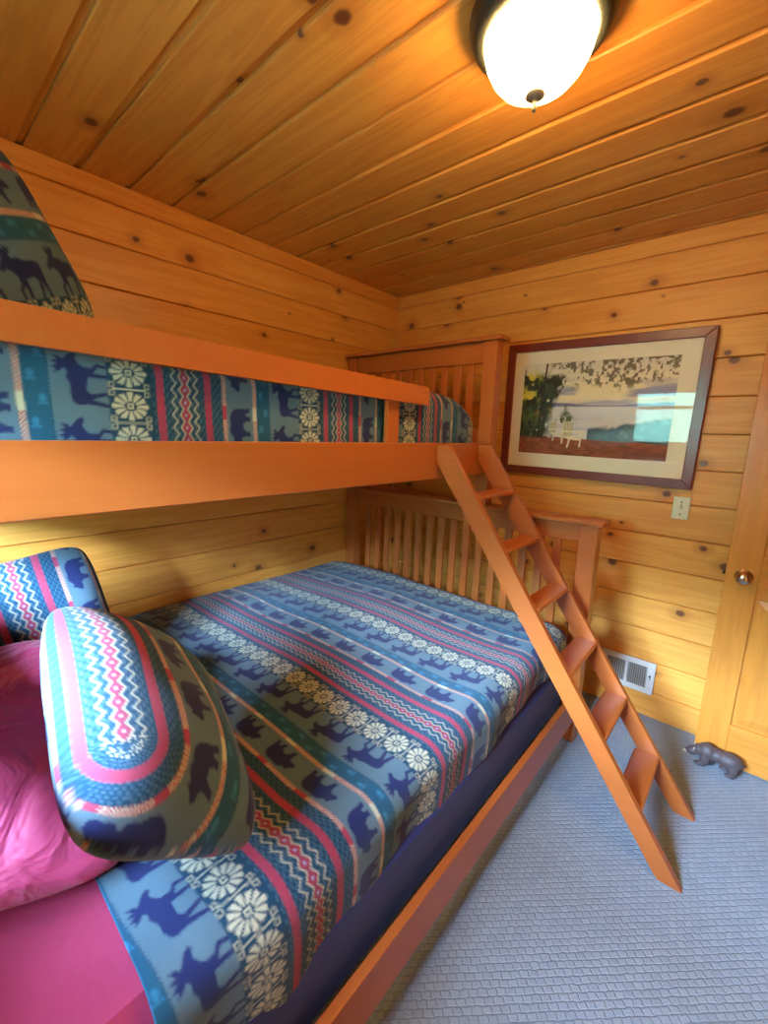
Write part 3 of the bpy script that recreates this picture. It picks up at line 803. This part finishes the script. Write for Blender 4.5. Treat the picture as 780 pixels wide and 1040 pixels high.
def landscape():
    nx, ny = 300, 200
    X, Y = np.meshgrid(np.linspace(0, 1, nx), np.linspace(0, 1, ny))        # x right, y up
    asp = 1.52; U = X * asp
    def mixc(C, m, c):
        m = np.clip(m, 0, 1)[..., None]; return C * (1 - m) + np.asarray(c) * m
    sstep = lambda a, b, t: np.clip((t - a) / (b - a), 0, 1) ** 2 * (3 - 2 * np.clip((t - a) / (b - a), 0, 1))
    C = np.zeros((ny, nx, 3)); C[:] = srgb(236, 222, 180)
    C = mixc(C, sstep(0.72, 1.0, Y) * 0.55, srgb(200, 200, 205))
    cl = fbm(U * 2.2, Y * 9, 4, 3)
    C = mixc(C, sstep(.46, .66, cl) * (Y > .55) * sstep(.9, .68, Y), srgb(150, 150, 180))
    C = mixc(C, sstep(0.64, 0.56, Y) * 0.5, srgb(205, 200, 205))
    # far hills and lake
    hl = 0.545 + 0.025 * fbm(U * 4, Y * 0, 3, 8) + 0.015 * np.sin(U * 5)
    C = mixc(C, sstep(hl + .006, hl - .006, Y), srgb(122, 118, 158))
    C = mixc(C, sstep(.535, .525, Y), srgb(214, 210, 208))
    C = mixc(C, sstep(.525, .30, Y) * .5 * (fbm(U * 3, Y * 30, 3, 5) > .5) * (Y < .53), srgb(178, 182, 205))
    # right hand bushes and point of land
    C = mixc(C, sstep(.02, -.02, Y - (.30 + .22 * (X - .55) + .10 * (fbm(U * 9, Y * 9, 3, 21) - .5))) * (X > .50), srgb(72, 96, 110))
    C = mixc(C, sstep(.5, .75, fbm(U * 22, Y * 22, 3, 33)) * (X > .52) * (Y < .30 + .22 * (X - .55)) * .6, srgb(105, 135, 140))
    # ground
    gl = .205 + .02 * fbm(U * 6, Y * 0, 2, 12) - .06 * X
    gn = fbm(U * 18, Y * 40, 3, 14)
    gcol = srgb(140, 74, 46)[None, None] * (0.45 + 1.1 * gn[..., None])
    C = np.where((sstep(gl + .012, gl - .012, Y) > .5)[..., None], gcol, C)
    C = mixc(C, sstep(.55, 1.0, X) * sstep(.2, .02, Y) * .5, srgb(60, 48, 42))
    # left trees
    soft = lambda t, w_=.05: sstep(-w_, w_, t)
    tw = .26 + .05 * np.cos(Y * 6 + 1) + .16 * (fbm(U * 7, Y * 5, 4, 40) - .5)
    n2 = fbm(U * 30, Y * 20, 4, 55); n4 = fbm(U * 9, Y * 6, 3, 61)
    leaf = srgb(44, 56, 34)[None, None] * (0.15 + 1.9 * n2[..., None] ** 1.5)
    leaf = mixc(leaf, soft(n4 - .52, .12) * soft(n2 - .45, .15) * (.35 + .65 * sstep(.35, .6, Y)), srgb(104, 128, 52))
    leaf = mixc(leaf, soft(fbm(U * 13, Y * 9, 3, 66) - .53, .06) * soft(Y - .58) * soft(.11 - X, .05), srgb(214, 196, 66))
    leaf = mixc(leaf, soft(fbm(U * 13, Y * 9, 3, 67) - .52, .06) * soft(.045 - abs(Y - .45)) * soft(X - .12, .03), srgb(176, 128, 60))
    m = soft(tw - X, .025) * soft(Y - gl + .02, .01) * soft(.93 - Y - .22 * X + .12 * (n2 - .5), .04)
    m = m * np.clip(soft(fbm(U * 20, Y * 15, 3, 70) - .36 + 1.7 * (tw - X), .06), 0, 1)
    C = mixc(C, m, 0) + leaf * np.clip(m, 0, 1)[..., None]
    C = mixc(C, soft(.007 - abs(X - (.135 + .035 * Y)), .003) * (Y > .18), srgb(46, 32, 26))
    C = mixc(C, soft(.020 - abs(X - .235 - .01 * np.sin(Y * 40)), .008) * soft(.33 - Y, .03) * soft(Y - .19, .02) * .8, srgb(120, 122, 150))
    # overhanging branches
    bn = fbm(U * 38, Y * 30, 4, 90); b2 = fbm(U * 4.5, Y * 3.5, 3, 97)
    edge = .78 + .14 * abs(X - .58) - .12 * (b2 - .5)
    dens = (Y - edge) * 1.3 + .55 * (b2 - .45) - .35 * sstep(.40, .25, X) * (Y < .93)
    br = soft(bn - .56 + .30 * np.clip(dens, -.4, .35), .05) * soft(Y - edge + .06, .05) * soft(X - .20, .06)
    C = mixc(C, br * .88, srgb(84, 78, 52))
    # two slatted garden chairs
    def chair(cx, cy, s, tone):
        nonlocal C
        px = (X - cx) / s; py = (Y - cy) / (s * asp)
        def q(poly, col):
            nonlocal C
            C = np.where(inpoly(px, py, poly)[..., None], np.asarray(col), C)
        cr = srgb(236, 226, 188) * tone
        q([(-.42, .10), (-.50, .80), (-.40, .95), (-.18, 1.0), (.02, .92), (.06, .78), (.02, .10)], cr * .75)
        for k in range(4):
            x0 = -.46 + k * .13
            q([(x0 + .10, .12), (x0 + .13, .12), (x0 + .12, .92), (x0 + .09, .92)], cr * .35)
        q([(-.40, .14), (.02, .22), (.52, .06), (.50, -.02), (-.10, .02)], cr * .95)
        q([(-.52, .40), (.64, .42), (.66, .49), (-.52, .48)], cr)
        q([(.48, .42), (.57, .42), (.54, -.34), (.45, -.34)], cr * .92)
        q([(-.10, .10), (.0, .10), (-.10, -.42), (-.20, -.42)], cr * .92)
        q([(-.44, .42), (-.36, .42), (-.42, -.22), (-.50, -.22)], cr * .8)
    pm = soft(.07 * sstep(.52, .30, Y) + .012 - abs(X - .34 + .05 * (n2 - .5)), .03) * soft(Y - .33, .02) * soft(.56 - Y, .02) * soft(fbm(U * 34, Y * 24, 2, 120) - .46, .06)
    C = mixc(C, pm, srgb(78, 92, 56))
    chair(.275, .215, .10, .9); chair(.39, .17, .135, 1.0)
    xs = AXL + X * (AXR - AXL); zs = AZ0 + Y * (AZ1 - AZ0)
    P = np.stack([xs, np.full_like(xs, -0.0112), zs], -1)
    me_o = grid_mesh('art_print', P.transpose(1, 0, 2).copy(), C.transpose(1, 0, 2).copy(), PRINT)
    ploc(me_o)
    return me_o
PRINT, nt, b = new_mat('art_print_ink')
at = N(nt, 'ShaderNodeAttribute', attribute_name='Col'); nt.links.new(at.outputs['Color'], b.inputs['Base Color']); b.inputs['Roughness'].default_value = 0.7
landscape()
pbox('glass', (-IW, -0.0215, FW - 0.004), (IW, -0.0195, PH - FW + 0.004), GLASS)

# ================================================================== SWITCH
sw = empty('light_switch', (1.829, 0.0, 1.072))
tag(sw, 'ivory wall switch plate under the right end of the picture', 'light switch')
bar('plate', (1.794, -0.006, 1.070), (1.864, 0.0, 1.180), IVORY, sw, 0.002, axis=2)
bar('toggle', (1.824, -0.019, 1.120), (1.834, -0.006, 1.140), IVORY, sw, 0.002, axis=1)
for z in (1.095, 1.155):
    lathe('screw', [(0, -0.0012), (0.003, -0.0012), (0.0035, 0)], STEEL, None, sw, 10, Matrix.Translation((1.829, -0.0061, z)) @ Matrix.Rotation(math.radians(-90), 4, 'X'))

# ================================================================== VENT
vx0, vx1, vz0, vz1 = 1.572, 1.832, 0.128, 0.305
vn = empty('floor_vent', ((vx0 + vx1) / 2, -0.006, vz0))
tag(vn, 'white metal louvred vent low on the pine wall', 'vent')
F = 0.03
bar('back_plate', (vx0 + 0.01, -0.006, vz0 + 0.01), (vx1 - 0.01, -0.0045, vz1 - 0.01), DARKM, vn, 0)
for lo, hi in (((vx0, vz0), (vx1, vz0 + F)), ((vx0, vz1 - F), (vx1, vz1)), ((vx0, vz0 + F), (vx0 + F, vz1 - F)), ((vx1 - F * 1.2, vz0 + F), (vx1, vz1 - F)), (((vx0 + vx1) / 2 - 0.008, vz0 + F), ((vx0 + vx1) / 2 + 0.006, vz1 - F))):
    bar('frame', (lo[0], -0.016, lo[1]), (hi[0], -0.0061, hi[1]), WHITEM, vn, 0.002)
LOUV = plain('louvre_grey', (0.38, 0.36, 0.31), 0.45)
for a, b_ in ((vx0 + F, (vx0 + vx1) / 2 - 0.008), ((vx0 + vx1) / 2 + 0.006, vx1 - F * 1.2)):
    k = 9
    for i in range(k):
        x = a + (b_ - a) * (i + 0.5) / k
        bar('slat', (x - 0.0028, -0.0145, vz0 + F), (x + 0.0028, -0.0065, vz1 - F), LOUV, vn, 0, axis=2, rot=Matrix.Rotation(math.radians(25), 3, 'Z'))
bar('lever', (vx1 - 0.021, -0.022, 0.212), (vx1 - 0.017, -0.016, 0.236), DARKM, vn, 0.001, axis=2)
bar('lever_tip', (vx1 - 0.026, -0.024, 0.228), (vx1 - 0.017, -0.018, 0.233), DARKM, vn, 0.001)

# ================================================================== OPEN DOOR
DX0, DX1, DF, DB, DH = 2.040, 2.792, -0.165, -0.130, 2.03
door = empty('panel_door', (DX1, DF, 0.012))
tag(door, 'open varnished pine panel door standing before the picture wall', 'door')
ST = 0.112
zb = 0.012
rails = [(zb, 0.205), (0.80, 0.985), (DH - 0.11, DH)]
bar('stile', (DX0, DF, zb), (DX0 + ST, DB, DH), DOORW, door, 0.002)
bar('stile', (DX1 - ST, DF, zb), (DX1, DB, DH), DOORW, door, 0.002)
xm = (DX0 + DX1) / 2
for z0, z1 in rails:
    bar('rail', (DX0 + ST, DF, z0), (DX1 - ST, DB, z1), DOORW, door, 0.002)
for z0, z1 in ((0.205, 0.80), (0.985, DH - 0.11)):
    bar('mullion', (xm - 0.05, DF, z0), (xm + 0.05, DB, z1), DOORW, door, 0.002)
    for x0, x1 in ((DX0 + ST, xm - 0.05), (xm + 0.05, DX1 - ST)):
        # raised and fielded panel, sloping borders front and back
        cx, cz = (x0 + x1) / 2, (z0 + z1) / 2; hx, hz = (x1 - x0) / 2, (z1 - z0) / 2
        v = []
        for y, ins in ((DF + 0.013, 0.0), (DF + 0.013, 0.010), (DF + 0.003, 0.048), (DB - 0.003, 0.048), (DB - 0.013, 0.010), (DB - 0.013, 0.0)):
            v += [(-hz + ins, -hx + ins, y), (hz - ins, -hx + ins, y), (hz - ins, hx - ins, y), (-hz + ins, hx - ins, y)]
        f = []
        for k in range(5):
            for i in range(4):
                f.append((k * 4 + i, k * 4 + (i + 1) % 4, (k + 1) * 4 + (i + 1) % 4, (k + 1) * 4 + i))
        f.append((20, 21, 22, 23)); f = f[4 * 0:]
        f.append((8, 9, 10, 11)); f.append((12, 13, 14, 15)); f.remove((8, 9, 13, 12)); f.remove((9, 10, 14, 13)); f.remove((10, 11, 15, 14)); f.remove((11, 8, 12, 15)); f.remove((20, 21, 22, 23))
        for i in range(4): f.append((20 + i, 20 + (i + 1) % 4, (i + 1) % 4, i))
        # local X = up (grain), local Y = across, local Z = depth
        M = Matrix(((0, 1, 0, cx), (0, 0, 1, 0), (1, 0, 0, cz), (0, 0, 0, 1)))
        o = mk('panel', v, f, DOORW, door, M=M)
        bm = bmesh.new(); bm.from_mesh(o.data); bmesh.ops.recalc_face_normals(bm, faces=bm.faces); bm.to_mesh(o.data); bm.free()
KX, KZ = 2.102, 0.885
ky = lambda y: Matrix.Translation((KX, y, KZ)) @ Matrix.Rotation(math.radians(90), 4, 'X')
kn = lathe('knob', [(0.0, 0.060), (0.012, 0.060), (0.022, 0.055), (0.027, 0.045), (0.027, 0.036), (0.020, 0.027), (0.012, 0.022), (0.011, 0.008), (0.030, 0.007), (0.032, 0.003), (0.032, 0.0), (0, 0)], STEEL, None, door, 32, ky(DF))
bar('latch_bolt', (DX0 - 0.010, DF + 0.012, KZ - 0.007), (DX0, DF + 0.022, KZ + 0.007), DARKM, door, 0.001, axis=0)
for z in (0.25, 1.02, 1.80):
    bar('hinge', (DX1, DF + 0.002, z - 0.045), (DX1 + 0.006, DB - 0.004, z + 0.045), STEEL, door, 0.001, axis=2)

# ================================================================== BEAR DOORSTOP
bear = empty('bear_doorstop', (2.13, -0.222, 0.0))
tag(bear, 'small dark bear figurine doorstop on the carpet before the door', 'figurine')
bm = bmesh.new()
def ell(c, r, rz=0.0, ry=0.0):
    M = Matrix.Translation(c) @ Matrix.Rotation(rz, 4, 'Z') @ Matrix.Rotation(ry, 4, 'Y') @ Matrix.Diagonal((*r, 1))
    bmesh.ops.create_icosphere(bm, subdivisions=3, radius=1.0, matrix=M)
Y0 = -0.222
ell((2.172, Y0, 0.066), (0.048, 0.036, 0.038)); ell((2.128, Y0, 0.070), (0.045, 0.031, 0.030)); ell((2.092, Y0, 0.074), (0.036, 0.034, 0.036))
ell((2.064, Y0, 0.066), (0.030, 0.024, 0.024), 0, -0.5); ell((2.040, Y0 - 0.004, 0.052), (0.024, 0.020, 0.020), 0, -0.3); ell((2.020, Y0 - 0.006, 0.043), (0.014, 0.011, 0.010), 0, -0.3)
ell((2.050, Y0 + 0.016, 0.073), (0.007, 0.005, 0.008)); ell((2.050, Y0 - 0.022, 0.073), (0.007, 0.005, 0.008))
for sx, sy, fx in ((2.088, -0.018, -0.012), (2.104, 0.018, 0.004), (2.186, -0.020, 0.0), (2.176, 0.020, -0.01)):
    ell((sx, Y0 + sy, 0.045), (0.020, 0.015, 0.036)); ell((sx + fx * .6, Y0 + sy, 0.020), (0.015, 0.013, 0.020)); ell((sx - 0.008 + fx, Y0 + sy, 0.009), (0.020, 0.013, 0.009))
ell((2.216, Y0, 0.066), (0.008, 0.006, 0.010))
bo = bm_obj('body', bm, BEARM, bear, True)
rmsh = bo.modifiers.new('remesh', 'REMESH'); rmsh.mode = 'VOXEL'; rmsh.voxel_size = 0.003; rmsh.use_smooth_shade = True
smo = bo.modifiers.new('smooth', 'SMOOTH'); smo.iterations = 4; smo.factor = 0.5
bm = bmesh.new(); ell((2.0145, Y0 - 0.008, 0.041), (0.0105, 0.0095, 0.008), 0, -0.3); bm_obj('muzzle', bm, CREAM, bear, True)
for s in (-1, 1):
    bm = bmesh.new(); ell((2.0445, Y0 - 0.003 + s * 0.020, 0.074), (0.004, 0.004, 0.006)); bm_obj('ear', bm, CREAM, bear, True)
bm = bmesh.new(); ell((2.061, Y0 - 0.018, 0.008), (0.010, 0.009, 0.006)); bm_obj('claw', bm, CREAM, bear, True)
